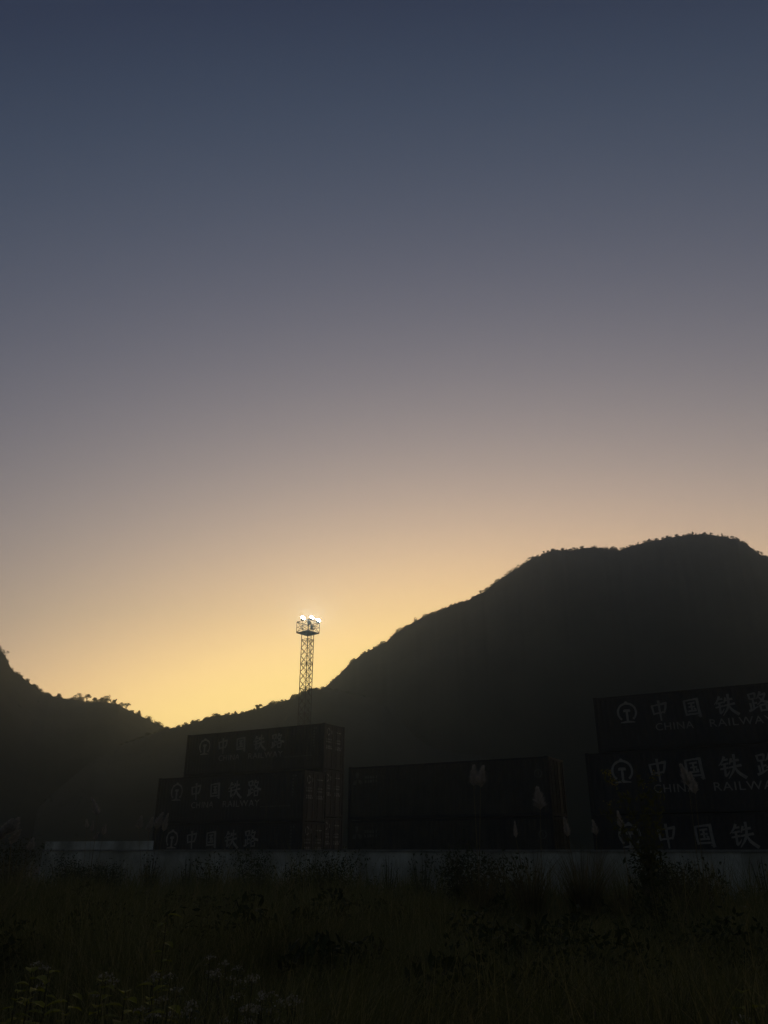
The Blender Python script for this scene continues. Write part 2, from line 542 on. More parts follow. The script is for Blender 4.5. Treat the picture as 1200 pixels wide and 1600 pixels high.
RIDGE_TREES = [
    (57, 1068, 9, 8, 238, 0, 'small bushy tree highest up the steep left slope'),
    (76, 1081, 9, 6, 238, 0, 'low scrubby tree at the foot of the steep left slope'),
    (93, 1082, 7, 8, 238, 0, 'narrow little tree on the flat of the left ridge'),
    (125, 1080, 16, 14, 238, 0, 'round dense tree crowning the left ridge hump'),
    (137, 1081, 16, 13, 238, 1, 'thin open crown tree right beside the round dense one'),
    (149, 1088, 9, 9, 238, 0, 'small tree in the dip between two big ridge crowns'),
    (160, 1088, 9, 8, 238, 0, 'small tree leaning on the left side of a broad crown'),
    (169, 1083, 15, 14, 238, 0, 'broad dense tree in the middle of the left ridge'),
    (180, 1090, 9, 11, 238, 1, 'ragged tree with gaps on the right of the broad crown'),
    (198, 1095, 17, 13, 238, 1, 'umbrella shaped open tree standing on the falling ridge'),
    (218, 1108, 7, 9, 238, 0, 'lone small tree below the umbrella shaped one'),
    (233, 1118, 8, 6, 238, 0, 'low tree on the last slope before the bright gap'),
    (303, 1123, 10, 6, 188, 0, 'low tree on the right side of the bright gap'),
    (340, 1112, 17, 7, 188, 0, 'flat topped dark tree halfway up the low ridge'),
    (404, 1098, 13, 11, 188, 1, 'see-through tree with bright sky between its branches'),
    (427, 1093, 17, 8, 188, 1, 'wide flat tree left of the light mast'),
    (461, 1083, 15, 7, 188, 1, 'thin tree close to the left leg of the light mast'),
    (498, 1073, 15, 6, 188, 0, 'low tree just right of the light mast at the notch'),
]
for a in RIDGE_TREES:
    ridge_tree(a[0], a[1], a[2], a[3], a[4], a[6], a[5])

# ------------------------------------------------------------------ light mast
def light_mast():
    D = 105.0
    base = at_depth(481, 990, D)
    ang = math.atan2(-base.x, base.y)
    root = thing('light_mast', 'tall steel lattice mast with a railed platform of lit floodlights', 'light mast', (base.x, base.y, 0.25), ang)
    H = base.z - 0.25
    c = 0.83                                   # half diagonal of the shaft
    corners = [Vector((-c, 0, 0)), Vector((0, -c, 0)), Vector((c, 0, 0)), Vector((0, c, 0))]
    for k in corners:
        b = MB()
        b.tube([(k.x, k.y, 0), (k.x, k.y, H)], 0.06, 6)
        b.build('leg', M['mast'], root)
    b = MB()
    panel = 1.12
    n = int(H / panel)
    for i in range(n):
        z0, z1 = H - 0.9 - (i + 1) * panel, H - 0.9 - i * panel
        if z0 < 0:
            break
        for a in range(4):
            p, q_ = corners[a], corners[(a + 1) % 4]
            br = 0.042 if a in (0, 1) else 0.02
            b.tube([(p.x, p.y, z0), (q_.x, q_.y, z1)], br, 5)
            b.tube([(q_.x, q_.y, z0), (p.x, p.y, z1)], br, 5)
            if i % 3 == 0:
                b.tube([(p.x, p.y, z1), (q_.x, q_.y, z1)], 0.042, 5)
    b.build('bracing', M['mast'], root)
    b = MB()                                   # ladder and cable riser inside the shaft
    for x in (-0.02, 0.34):
        b.tube([(x, 0.1, 0), (x, 0.1, H)], 0.028, 5)
    for i in range(int(H / 0.35)):
        b.tube([(-0.02, 0.1, i * 0.35), (0.34, 0.1, i * 0.35)], 0.014, 4)
    b.tube([(0.5, 0.15, 0), (0.5, 0.15, H)], 0.04, 5)
    b.build('ladder', M['mast'], root)
    # platform
    pc = 1.58
    P = [Vector((-pc, 0, 0)), Vector((0, -pc, 0)), Vector((pc, 0, 0)), Vector((0, pc, 0))]
    b = MB()
    b.add([(p.x, p.y, H) for p in P] + [(p.x, p.y, H + 0.12) for p in P], [(3, 2, 1, 0), (4, 5, 6, 7)] + [(i, (i + 1) % 4, 4 + (i + 1) % 4, 4 + i) for i in range(4)])
    b.build('platform', M['mast_dark'], root)
    b = MB()
    R = 1.5
    zt = H + 0.12
    for a in range(4):
        p, q_ = P[a], P[(a + 1) % 4]
        b.tube([(p.x, p.y, zt), (p.x, p.y, zt + R)], 0.045 if a != 1 else 0.07, 6)
        m_ = (p + q_) / 2
        b.tube([(m_.x, m_.y, zt), (m_.x, m_.y, zt + R)], 0.025, 5)
        for zz, rr in ((zt + R, 0.045), (zt + R * 0.5, 0.03)):
            b.tube([(p.x, p.y, zz), (q_.x, q_.y, zz)], rr, 5)
        b.tube([(p.x, p.y, zt), (q_.x, q_.y, zt + R)], 0.032, 5)
        b.tube([(q_.x, q_.y, zt), (p.x, p.y, zt + R)], 0.032, 5)
    b.build('railing', M['mast'], root)
    b = MB()
    b.box((0.32, -0.55, zt + 0.35), (0.68, -0.3, zt + 0.95))
    b.box((0.44, -0.6, zt + 0.95), (0.56, -0.36, zt + 1.06))
    b.build('junction_box', M['mast_dark'], root)
    b = MB()
    b.tube([(0.12, 0.1, zt), (0.12, 0.1, zt + 2.9)], [0.03, 0.008], 5)
    b.build('lightning_rod', M['galv'], root)
    # floodlights: bowls on brackets, mouths turned up the valley and a little to the camera
    for (x, y, dz, tilt, yaw, s) in ((-0.82, -0.72, 0.30, 50, 38, 0.95), (0.40, -1.12, 0.28, 52, 34, 0.85), (1.34, -0.2, 0.16, 50, 42, 0.95), (0.1, 1.3, 0.26, 50, 150, 0.8)):
        pos = Vector((x, y, zt + R + dz))
        axis = Vector((math.sin(math.radians(yaw)) * math.cos(math.radians(tilt)), -math.cos(math.radians(tilt)) * math.cos(math.radians(yaw)), math.sin(math.radians(tilt))))
        s *= 0.74
        mtx = Matrix.Translation(pos) @ axis.to_track_quat('Z', 'Y').to_matrix().to_4x4() @ Matrix.Scale(s, 4)
        b = MB()
        b.lathe([(0.0, -0.42), (0.16, -0.42), (0.19, -0.30), (0.30, -0.20), (0.43, -0.02), (0.50, 0.16), (0.53, 0.17), (0.47, 0.15), (0.40, 0.0), (0.0, -0.12)], 18, mtx)
        b.tube([(x, y, zt + R), pos - axis * 0.3], 0.05, 5)
        fl = b.build('floodlight', M['mast_dark'], root, smooth=True)
        b = MB()
        b.lathe([(0.455, 0.15), (0.42, 0.26), (0.33, 0.36), (0.2, 0.42), (0.0, 0.44)], 18, mtx)
        b.build('lens', M['lens'], fl, smooth=True)
light_mast()

# ------------------------------------------------------------------ shipping containers
CL, CW, CH = 12.19, 2.44, 2.90
PITCHW = 0.278
def profile(x):
    """Depth of the corrugated side at distance x along the container."""
    a = (x % PITCHW) / PITCHW
    d = 0.036
    if a < 0.25: return 0.0
    if a < 0.5: return d * (a - 0.25) / 0.25
    if a < 0.75: return d
    return d * (1 - (a - 0.75) / 0.25)
BREAKS = sorted(k * PITCHW + o * PITCHW for k in range(int(CL / PITCHW) + 1) for o in (0, 0.25, 0.5, 0.75))
SIDE_Y = -CW / 2 + 0.022

def ribbon(bm, pts, widths, m=10):
    """A brush stroke: a smooth tapering ribbon in the x-z plane."""
    pts = [Vector((p[0], 0, p[1])) for p in pts]
    if len(pts) == 2:
        sm = [pts[0].lerp(pts[1], i / m) for i in range(m + 1)]
        ws = [widths[0] + (widths[-1] - widths[0]) * i / m for i in range(m + 1)]
    else:
        sm, ws = [], []
        for i in range(m + 1):
            t = i / m * (len(pts) - 1)
            k = min(int(t), len(pts) - 2)
            f = t - k
            p0, p1, p2, p3 = pts[max(k - 1, 0)], pts[k], pts[k + 1], pts[min(k + 2, len(pts) - 1)]
            sm.append(0.5 * ((2 * p1) + (p2 - p0) * f + (2 * p0 - 5 * p1 + 4 * p2 - p3) * f * f + (3 * p1 - p0 - 3 * p2 + p3) * f ** 3))
            ws.append(widths[k] + (widths[k + 1] - widths[k]) * f)
    prev = None
    for i, p in enumerate(sm):
        d = (sm[min(i + 1, m)] - sm[max(i - 1, 0)]).normalized()
        nrm = Vector((-d.z, 0, d.x)) * ws[i] * 0.5
        pair = (bm.verts.new(p + nrm), bm.verts.new(p - nrm))
        if prev:
            bm.faces.new((prev[0], pair[0], pair[1], prev[1]))
        prev = pair

def poly(bm, pts):
    bm.faces.new([bm.verts.new((x, 0, z)) for x, z in pts])

CHARS = {
    'zhong': [([(.06, .78), (.14, .28)], [.11, .07]), ([(.04, .76), (.5, .80), (.96, .86)], [.06, .085, .14]), ([(.92, .88), (.84, .58), (.74, .34)], [.11, .10, .07]),
              ([(.14, .34), (.78, .40)], [.07, .09]), ([(.48, 1.02), (.50, .5), (.53, -.04)], [.12, .10, .07])],
    'guo': [([(.08, .95), (.10, .5), (.14, .06)], [.11, .10, .08]), ([(.06, .92), (.5, .97), (.92, 1.0)], [.07, .08, .12]), ([(.86, 1.0), (.88, .5), (.94, -.06)], [.13, .12, .14]),
            ([(.94, -.04), (.78, .06)], [.10, .03]), ([(.14, .13), (.84, .16)], [.09, .08]), ([(.28, .76), (.70, .80)], [.07, .09]), ([(.30, .55), (.68, .58)], [.07, .08]),
            ([(.22, .31), (.76, .35)], [.08, .09]), ([(.48, .78), (.50, .32)], [.09, .08]), ([(.60, .49), (.72, .40)], [.05, .10])],
    'tie': [([(.30, .97), (.20, .78), (.00, .56)], [.11, .09, .03]), ([(.22, .80), (.44, .84)], [.06, .09]), ([(.10, .60), (.44, .66)], [.06, .08]),
            ([(.04, .40), (.42, .47)], [.07, .09]), ([(.26, .64), (.25, .10)], [.10, .10]), ([(.22, .08), (.34, .16), (.46, .32)], [.11, .07, .03]),
            ([(.60, .88), (.48, .60)], [.10, .05]), ([(.54, .72), (.92, .80)], [.06, .11]), ([(.44, .46), (1.0, .56)], [.07, .11]),
            ([(.72, 1.06), (.71, .62), (.60, .30), (.36, -.02)], [.12, .11, .10, .03]), ([(.70, .50), (.82, .24), (1.14, -.02)], [.06, .13, .15])],
    'lu': [([(.06, .96), (.10, .68)], [.10, .07]), ([(.06, .94), (.40, .98)], [.06, .10]), ([(.38, .98), (.34, .70)], [.10, .07]), ([(.10, .70), (.36, .72)], [.07, .07]),
           ([(.24, .70), (.24, .22)], [.09, .09]), ([(.24, .46), (.42, .50)], [.06, .09]), ([(.09, .50), (.11, .16)], [.10, .08]), ([(-.02, .10), (.20, .18), (.46, .32)], [.11, .09, .03]),
           ([(.64, 1.04), (.54, .84), (.40, .68)], [.11, .09, .03]), ([(.56, .86), (.88, .92)], [.06, .11]), ([(.86, .92), (.70, .62), (.40, .38)], [.10, .09, .03]),
           ([(.54, .76), (.76, .54), (1.12, .44)], [.06, .12, .14]), ([(.54, .38), (.58, .04)], [.10, .08]), ([(.54, .36), (.88, .40)], [.07, .10]),
           ([(.86, .40), (.82, .06)], [.10, .08]), ([(.58, .09), (.84, .12)], [.08, .08])],
}

def drape(bm):
    """Cut a flat marking at every fold of the corrugated side and lay it on the folds, like paint."""
    xs = [v.co.x for v in bm.verts]
    lo, hi = min(xs), max(xs)
    for bx in BREAKS:
        if lo < bx < hi:
            bmesh.ops.bisect_plane(bm, geom=bm.verts[:] + bm.edges[:] + bm.faces[:], plane_co=(bx, 0, 0), plane_no=(1, 0, 0))
    for v in bm.verts:
        v.co.y = SIDE_Y + profile(v.co.x) - 0.004
        v.co.x -= CL / 2
    for f in bm.faces:
        f.normal_update()
        if f.normal.y > 0:
            f.normal_flip()

def bm_obj(name, bm, m, parent):
    me = bpy.data.meshes.new(name)
    bm.to_mesh(me)
    bm.free()
    me.materials.append(m)
    o = bpy.data.objects.new(name, me)
    COL.objects.link(o)
    o.parent = parent
    return o

def text_mesh(txt, x0, x1, z0, cap):
    """Latin capitals from the built-in font, fitted to a width and a cap height."""
    cu = bpy.data.curves.new('lettering', 'FONT')
    cu.body = txt
    cu.resolution_u = 4
    cu.space_character = 1.12
    o = bpy.data.objects.new('lettering', cu)
    COL.objects.link(o)
    bpy.context.view_layer.update()
    me = bpy.data.meshes.new_from_object(o.evaluated_get(bpy.context.evaluated_depsgraph_get()))
    bpy.data.objects.remove(o)
    bm = bmesh.new()
    bm.from_mesh(me)
    bpy.data.meshes.remove(me)
    xs = [v.co.x for v in bm.verts]
    ys = [v.co.y for v in bm.verts]
    for v in bm.verts:
        fx = (v.co.x - min(xs)) / (max(xs) - min(xs))
        fy = (v.co.y - min(ys)) / (max(ys) - min(ys))
        v.co = (x0 + fx * (x1 - x0), 0, z0 + fy * cap)
    return bm

def dash_row(bm, x0, x1, z, h, wmin=0.04, wmax=0.09, gap=0.03):
    """A line of small print too fine to read: short marks."""
    x = x0
    while x < x1:
        w = random.uniform(wmin, wmax)
        poly(bm, [(x, z), (x + w, z), (x + w, z + h * random.uniform(0.7, 1)), (x, z + h)])
        x += w + gap * random.uniform(0.7, 1.8)

def container(style, paint):
    root = bpy.data.objects.new('shipping_container', None)
    COL.objects.link(root)
    L, W, H = CL / 2, CW / 2, CH
    # corrugated shell: long sides, left end, roof
    b = MB()
    z0, z1 = 0.17, H - 0.13
    xs = [x for x in BREAKS if 0.12 < x < CL - 0.12]
    xs = [0.12] + xs + [CL - 0.12]
    for sgn in (-1, 1):
        vs = []
        for x in xs:
            y = sgn * (W - 0.022 - profile(x))
            vs += [(x - L, y, z0), (x - L, y, z1)]
        fs = [(2 * i, 2 * i + 2, 2 * i + 3, 2 * i + 1) for i in range(len(xs) - 1)]
        if sgn > 0:
            fs = [tuple(reversed(f)) for f in fs]
        b.add(vs, fs)
    ys = [y for y in BREAKS if 0.12 < y < CW - 0.12]
    vs = []
    for y in [0.12] + ys + [CW - 0.12]:
        vs += [(-L + 0.022 + profile(y), y - W, z0), (-L + 0.022 + profile(y), y - W, z1)]
    b.add(vs, [(2 * i, 2 * i + 1, 2 * i + 3, 2 * i + 2) for i in range(len(ys) + 1)])
    vs = []
    for x in xs:
        vs += [(x - L, -W + 0.05, H - 0.05 + 0.018 * (profile(x) > 0.018)), (x - L, W - 0.05, H - 0.05 + 0.018 * (profile(x) > 0.018))]
    b.add(vs, [(2 * i, 2 * i + 2, 2 * i + 3, 2 * i + 1) for i in range(len(xs) - 1)])
    b.build('shell', M[paint], root)
    # frame: corner posts, top and bottom rails, underside
    b = MB()
    for sx in (-1, 1):
        for sy in (-1, 1):
            xa, xb = sorted((sx * (L - 0.002), sx * (L - 0.15)))
            ya, yb = sorted((sy * (W - 0.002), sy * (W - 0.12)))
            b.box((xa, ya, 0.118), (xb, yb, H - 0.118))
    for sy in (-1, 1):
        ya, yb = sorted((sy * (W - 0.006), sy * (W - 0.07)))
        b.box((-L + 0.15, ya, H - 0.13), (L - 0.15, yb, H - 0.03))
        b.box((-L + 0.15, ya, 0.02), (L - 0.15, yb, 0.17))
    for sx in (-1, 1):
        xa, xb = sorted((sx * (L - 0.006), sx * (L - 0.09)))
        b.box((xa, -W + 0.12, H - 0.15), (xb, W - 0.12, H - 0.03))
        b.box((xa, -W + 0.12, 0.02), (xb, W - 0.12, 0.17))
    b.box((-L + 0.15, -W + 0.08, 0.06), (L - 0.15, W - 0.08, 0.15))
    b.build('frame', M['frame_dark'], root)
    for sx in (-1, 1):
        for sy in (-1, 1):
            for zc in (0, H - 0.118):
                c = MB()
                xa, xb = sorted((sx * L, sx * (L - 0.178)))
                ya, yb = sorted((sy * W, sy * (W - 0.162)))
                c.box((xa, ya, zc), (xb, yb, zc + 0.118))
                c.build('corner_casting', M['frame_dark'], root)
    # doors on the right-hand end
    for sy in (-1, 1):
        d = MB()
        ya, yb = sorted((sy * 0.012, sy * (W - 0.125)))
        d.box((L - 0.10, ya, 0.175), (L - 0.05, yb, H - 0.155))
        for k in range(5):                       # pressed swages
            zc = 0.35 + k * 0.48
            d.box((L - 0.05, ya + 0.1, zc), (L - 0.035, yb - 0.1, zc + 0.3))
        door = d.build('door', M[paint], root)
        for off in (0.25, 0.82):
            r = MB()
            y = sy * off
            r.tube([(L - 0.012, y, 0.1), (L - 0.012, y, H - 0.1)], 0.019, 6)
            for zz in (0.2, 0.9, 1.9, H - 0.25):
                r.box((L - 0.034, y - 0.06, zz), (L - 0.002, y + 0.06, zz + 0.05))
            r.box((L - 0.02, min(y, y + sy * 0.45), 1.05), (L + 0.004, max(y, y + sy * 0.45), 1.09))
            r.build('lock_rod', M['rod'], door)
        bm = bmesh.new()                         # numbers and plates on the door, too fine to read from here
        y0, y1 = (-W + 0.3, -0.15) if sy < 0 else (0.2, W - 0.25)
        if sy < 0:
            for k in range(14):
                a0, a1 = k / 14 * 5.4 + 0.4, (k + 1) / 14 * 5.4 + 0.4
                cx, cz = y0 + 0.22, H - 0.52
                poly(bm, [(cx + math.cos(a) * r_, cz + math.sin(a) * r_ * 1.25) for a, r_ in ((a0, .2), (a1, .2), (a1, .14), (a0, .14))])
            poly(bm, [(y0 + .6, H - .66), (y0 + .72, H - .66), (y0 + .72, H - .4), (y0 + .6, H - .4)])
        else:
            for a, w in ((0.0, 0.22), (0.32, 0.3)):
                poly(bm, [(y0 + a, H - .52), (y0 + a + w, H - .52), (y0 + a + w, H - .46), (y0 + a, H - .46)])
        for z in (H - 1.05, H - 1.22, H - 1.5, H - 1.62):
            dash_row(bm, y0, y1 - 0.1, z, 0.10, 0.05, 0.12, 0.06)
        for v in bm.verts:
            v.co = (L - 0.031, v.co.x, v.co.z)
        bm_obj('door_lettering', bm, M['mark'] if style == 'rail' else M['mark_dim'], door)
    # markings on the long side facing the field
    if style == 'rail':
        ex, ez = 1.75, H - 0.92
        bm = bmesh.new()
        for k in range(40):
            a0, a1 = [math.radians(-52 + 284 * t / 40) for t in (k, k + 1)]
            def ring(a, r_):
                return (ex + math.cos(a) * r_ * 1.0, ez + math.sin(a) * r_ * 0.97)
            poly(bm, [ring(a0, .535), ring(a1, .535), ring(a1, .425), ring(a0, .425)])
        poly(bm, [(ex - .09, ez + .51), (ex + .09, ez + .51), (ex + .05, ez + .575), (ex - .05, ez + .575)])
        poly(bm, [(ex - .19, ez + .02), (ex + .19, ez + .02), (ex + .19, ez + .12), (ex + .13, ez + .16), (ex - .13, ez + .16), (ex - .19, ez + .12)])
        poly(bm, [(ex - .055, ez - .44), (ex + .055, ez - .44), (ex + .055, ez + .02), (ex - .055, ez + .02)])
        poly(bm, [(ex - .38, ez - .555), (ex + .38, ez - .555), (ex + .38, ez - .51), (ex + .055, ez - .44), (ex - .055, ez - .44), (ex - .38, ez - .51)])
        drape(bm)
        bm_obj('emblem', bm, M['mark'], root)
        for key, cx, w, h in (('zhong', 3.47, .86, 1.0), ('guo', 5.10, .84, .88), ('tie', 6.69, .98, .98), ('lu', 8.29, .96, .98)):
            bm = bmesh.new()
            for pts, ws in CHARS[key]:
                ribbon(bm, [(cx + (x - .5) * w, ez - 0.06 + (z - .48) * h) for x, z in pts], [q_ * 1.02 for q_ in ws])
            drape(bm)
            bm_obj('character_lettering', bm, M['mark'], root)
        for word, xa, xb in (('CHINA', 3.15, 5.05), ('RAILWAY', 5.85, 8.79)):
            bm = text_mesh(word, xa, xb, ez - 1.06, 0.37)
            drape(bm)
            bm_obj('word_lettering', bm, M['mark'], root)
        bm = bmesh.new()
        dash_row(bm, 8.9, 11.2, H - 2.05, 0.07)
        for k in range(7):
            dash_row(bm, 11.25, 11.45, H - 0.35 - k * 0.19, 0.11, 0.1, 0.16, 0.1)
        drape(bm)
        bm_obj('small_lettering', bm, M['mark_dim'], root)
    else:
        ex, ez = 0.62, H - 0.72
        bm = bmesh.new()                          # three-leaf emblem and a block of small lettering
        for a in (100, 215, 325):
            a = math.radians(a)
            d = (math.cos(a), math.sin(a))
            nrm = (-d[1], d[0])
            o = (ex + d[0] * 0.05, ez + d[1] * 0.05)
            poly(bm, [(o[0] + d[0] * t + nrm[0] * w, o[1] + d[1] * t * 1.2 + nrm[1] * w) for t, w in ((0, 0), (.12, .11), (.24, .12), (.33, .03), (.24, -.09), (.12, -.10))])
        drape(bm)
        bm_obj('emblem', bm, M['mark_dim'], root)
        bm = bmesh.new()
        for zz in (ez + .03, ez - .2):
            dash_row(bm, ex + 0.5, ex + 1.35, zz, 0.16, 0.08, 0.13, 0.05)
        drape(bm)
        bm_obj('small_lettering', bm, M['mark_dim'], root)
        bm = bmesh.new()
        for k in range(20):
            a0, a1 = k / 20 * 6.283, (k + 1) / 20 * 6.283
            poly(bm, [(11.6 + math.cos(a) * r_, H - .85 + math.sin(a) * r_) for a, r_ in ((a0, .22), (a1, .22), (a1, .16), (a0, .16))])
        poly(bm, [(11.57, H - .95), (11.63, H - .95), (11.63, H - .75), (11.57, H - .75)])
        drape(bm)
        bm_obj('side_badge', bm, M['mark_dim'], root)
    return root

rail_box = container('rail', 'navy')
plain_box = container('plain', 'teal')
T_FRONT, T_BACK = 40.1, 43.25
Z_FRONT, Z_BACK = 0.25, 0.61
BOXES = [   # style, left end along the row, row, level, label
    ('rail', -41.9, 'b', 2, 'navy shipping container alone on top of the far left stack'),
    ('rail', -41.1, 'f', 1, 'lettered container directly under the top one of the left stack'),
    ('rail', -41.1, 'f', 0, 'left stack lettered container half hidden by the wall top'),
    ('rail', -41.9, 'b', 1, 'rear row container of left stack showing only its door end'),
    ('rail', -41.9, 'b', 0, 'bottom rear container of left stack behind the front ones'),
    ('plain', -25.75, 'f', 1, 'upper unlettered container with a small leaf emblem in the middle stack'),
    ('plain', -25.75, 'f', 0, 'lower unlettered container with a small leaf emblem just above the wall'),
    ('rail', -11.75, 'b', 2, 'top container of the near right stack cut by the picture edge'),
    ('rail', -11.6, 'f', 1, 'right stack container behind the tall yellow flowered weed'),
    ('rail', -11.6, 'f', 0, 'right stack container with lettering cut off by the wall top'),
    ('rail', -11.75, 'b', 1, 'middle rear container hidden behind the right stack front'),
    ('rail', -11.75, 'b', 0, 'bottom rear container hidden behind the right stack front'),
]
used = set()
for style, s, row, lev, label in BOXES:
    src = rail_box if style == 'rail' else plain_box
    o = src if style not in used else copy_tree(src)
    used.add(style)
    t, z = (T_FRONT, Z_FRONT) if row == 'f' else (T_BACK, Z_BACK)
    o.location = st(s + CL / 2, t + CW / 2, z + 0.004 + lev * (CH + 0.004))
    o.rotation_euler = (0, 0, -YAW)
    tag(o, label, 'container', 'stacked freight containers')

# ------------------------------------------------------------------ boundary wall
def wall_s(px):
    """Position along the wall that a photo column meets."""
    k = (px - 600.0) / 1313.0
    d = T_WALL / (V.y + V.x * k)
    return k * d * U.x + d * U.y

def make_wall():
    s0, s1 = wall_s(68), 26.0
    mid = (s0 + s1) / 2
    root = thing('boundary_wall', 'long whitewashed wall with concrete coping between the weeds and the containers', 'wall', st(mid, T_WALL, -0.5), -YAW)
    a, b_ = s0 - mid, s1 - mid
    Z = 2.02
    b = MB()
    b.box((a, 0, -0.4), (b_, 0.2, Z))
    b.build('panel', M['wall'], root)
    b = MB()
    b.box((a - 0.04, -0.06, Z + 0.002), (b_ + 0.04, 0.26, Z + 0.085))
    b.build('coping', M['coping'], root)
    x = a + 0.003
    while x < b_:
        p = MB()
        p.box((x, -0.035, -0.39), (x + 0.32, -0.002, Z - 0.002))
        p.build('pilaster', M['wall'], root)
        x += 4.6
    p = MB()
    e = wall_s(235) - mid
    p.box((a + 0.05, 0.02, Z + 0.087), (e, 0.18, Z + 0.52))
    tag(p.build('raised_section', M['wall'], root), 'extra course of lighter wall on the left end')
make_wall()

# ------------------------------------------------------------------ grass field
def make_grass():
    parts = []
    for (n, r0, r1, hh, ww, spread) in ((52000, 4.0, 13.0, (0.35, 0.95), 0.008, 1.0), (60000, 12.0, 24.0, (0.4, 1.0), 0.012, 1.0), (62000, 22.0, 44.0, (0.5, 1.15), 0.018, 1.0)):
        az = RNG.uniform(-0.62, 0.62, n)
        r = np.sqrt(RNG.uniform(r0 ** 2, r1 ** 2, n))
        x, y = np.sin(az) * r, np.cos(az) * r
        t = x * V.x + y * V.y
        ok = t < T_WALL - 0.15
        x, y, r = x[ok], y[ok], r[ok]
        z = np.array([ground_z(a, b) for a, b in zip(x, y)])
        clump = np.array([noise.noise(Vector((a * 0.55, b * 0.55, 7))) + 0.6 * noise.noise(Vector((a * 0.16, b * 0.16, 11))) for a, b in zip(x, y)])
        keep = RNG.random(len(x)) < np.clip(0.75 + 0.6 * clump, 0.2, 1)
        x, y, z, clump = x[keep], y[keep], z[keep], clump[keep]
        h = RNG.uniform(hh[0], hh[1], len(x)) * np.clip(0.95 + 0.75 * clump, 0.35, 1.8)
        lean = RNG.uniform(0.1, 0.95, len(x)) ** 1.1
        swirl = np.array([noise.noise(Vector((a * 0.3, b * 0.3, 21))) for a, b in zip(x, y)]) * 5 + RNG.normal(0, 1.1, len(x))
        parts.append(blades(np.stack([x, y, z - 0.02], 1), h, np.full(len(x), ww), lean, swirl, 4))
    n = 36000                              # taller seeding stems in drifts towards the wall
    s_, t_ = RNG.uniform(-46, 6, n), RNG.uniform(17, T_WALL - 0.3, n)
    x, y = s_ * U.x + t_ * V.x, s_ * U.y + t_ * V.y
    drift = np.array([noise.noise(Vector((a * 0.22, b * 0.22, 31))) + 0.5 * noise.noise(Vector((a * 0.7, b * 0.7, 33))) for a, b in zip(x, y)])
    ok = (RNG.random(n) < np.clip(drift * 2.2, 0.04, 1)) & (y > 12)
    x, y, drift = x[ok], y[ok], drift[ok]
    z = np.array([ground_z(a, b) for a, b in zip(x, y)])
    h = RNG.uniform(0.9, 1.9, len(x)) * np.clip(0.8 + 0.7 * drift, 0.6, 1.45)* np.where(x < -9, 0.92, 1.0)
    parts.append(blades(np.stack([x, y, z - 0.02], 1), h, RNG.uniform(0.010, 0.024, len(x)), RNG.uniform(0.05, 0.8, len(x)), RNG.uniform(0, 6.283, len(x)), 5))
    v, f = join(parts)
    tag(np_obj('grass', v, f, M['grass']), 'unmown dark grass filling the field in front of the wall', 'grass', kind='stuff')
make_grass()

def make_undergrowth():
    pts, size = [], []
    for _ in range(420):
        az, r = random.uniform(-0.6, 0.6), math.sqrt(random.uniform(49, 36 ** 2))
        x, y = math.sin(az) * r, math.cos(az) * r
        if x * V.x + y * V.y > T_WALL - 0.8 or noise.noise(Vector((x * 0.2, y * 0.2, 51))) < -0.15:
            continue
        R = random.uniform(0.2, 0.65)
        h = random.uniform(0.3, 0.95)
        p = blob_points((x, y, ground_z(x, y) + h * 0.55), (R, R, h * 0.55), int(60 + 200 * R))
        pts.append(p)
        size.append(np.full(len(p), random.uniform(0.04, 0.11)))
    v, f = leaf_quads(np.concatenate(pts), np.concatenate(size), 1.7)
    tag(np_obj('undergrowth', v, f, M['leaf']), 'low dark leafy tangle scattered through the long grass', 'undergrowth', kind='stuff')
make_undergrowth()

# ------------------------------------------------------------------ reed clumps with plumes
def plume_mesh(length, width, bend, n=900):
    """A feathery seed head along +z: fine hairs swept upwards off a curved spine."""
    t = RNG.random(n) ** 0.85
    an = RNG.uniform(0, 6.283, n)
    tuft = 0.75 + 0.35 * np.sin(t * 23 + an * 2) + RNG.normal(0, 0.22, n)
    env = np.clip(t * 6 + 0.35, 0, 1) * (1 - 0.8 * t) * width * 0.72 * np.clip(tuft, 0.1, 1.6)
    base = np.stack([bend * t ** 1.7 * length, np.zeros(n), t * length * 0.85], 1)
    ln = length * RNG.uniform(0.10, 0.26, n) * (1.15 - 0.5 * t)
    tip = base + np.stack([np.cos(an) * env + bend * ln, np.sin(an) * env, ln], 1)
    wv = np.stack([-np.sin(an), np.cos(an), np.zeros(n)], 1) * (0.004 + 0.028 * width)
    v = np.empty((n, 4, 3))
    midp = base * 0.4 + tip * 0.6
    v[:, 0], v[:, 1], v[:, 2], v[:, 3] = base, midp + wv, tip, midp - wv
    return v.reshape(-1, 3), np.arange(4 * n).reshape(-1, 4)

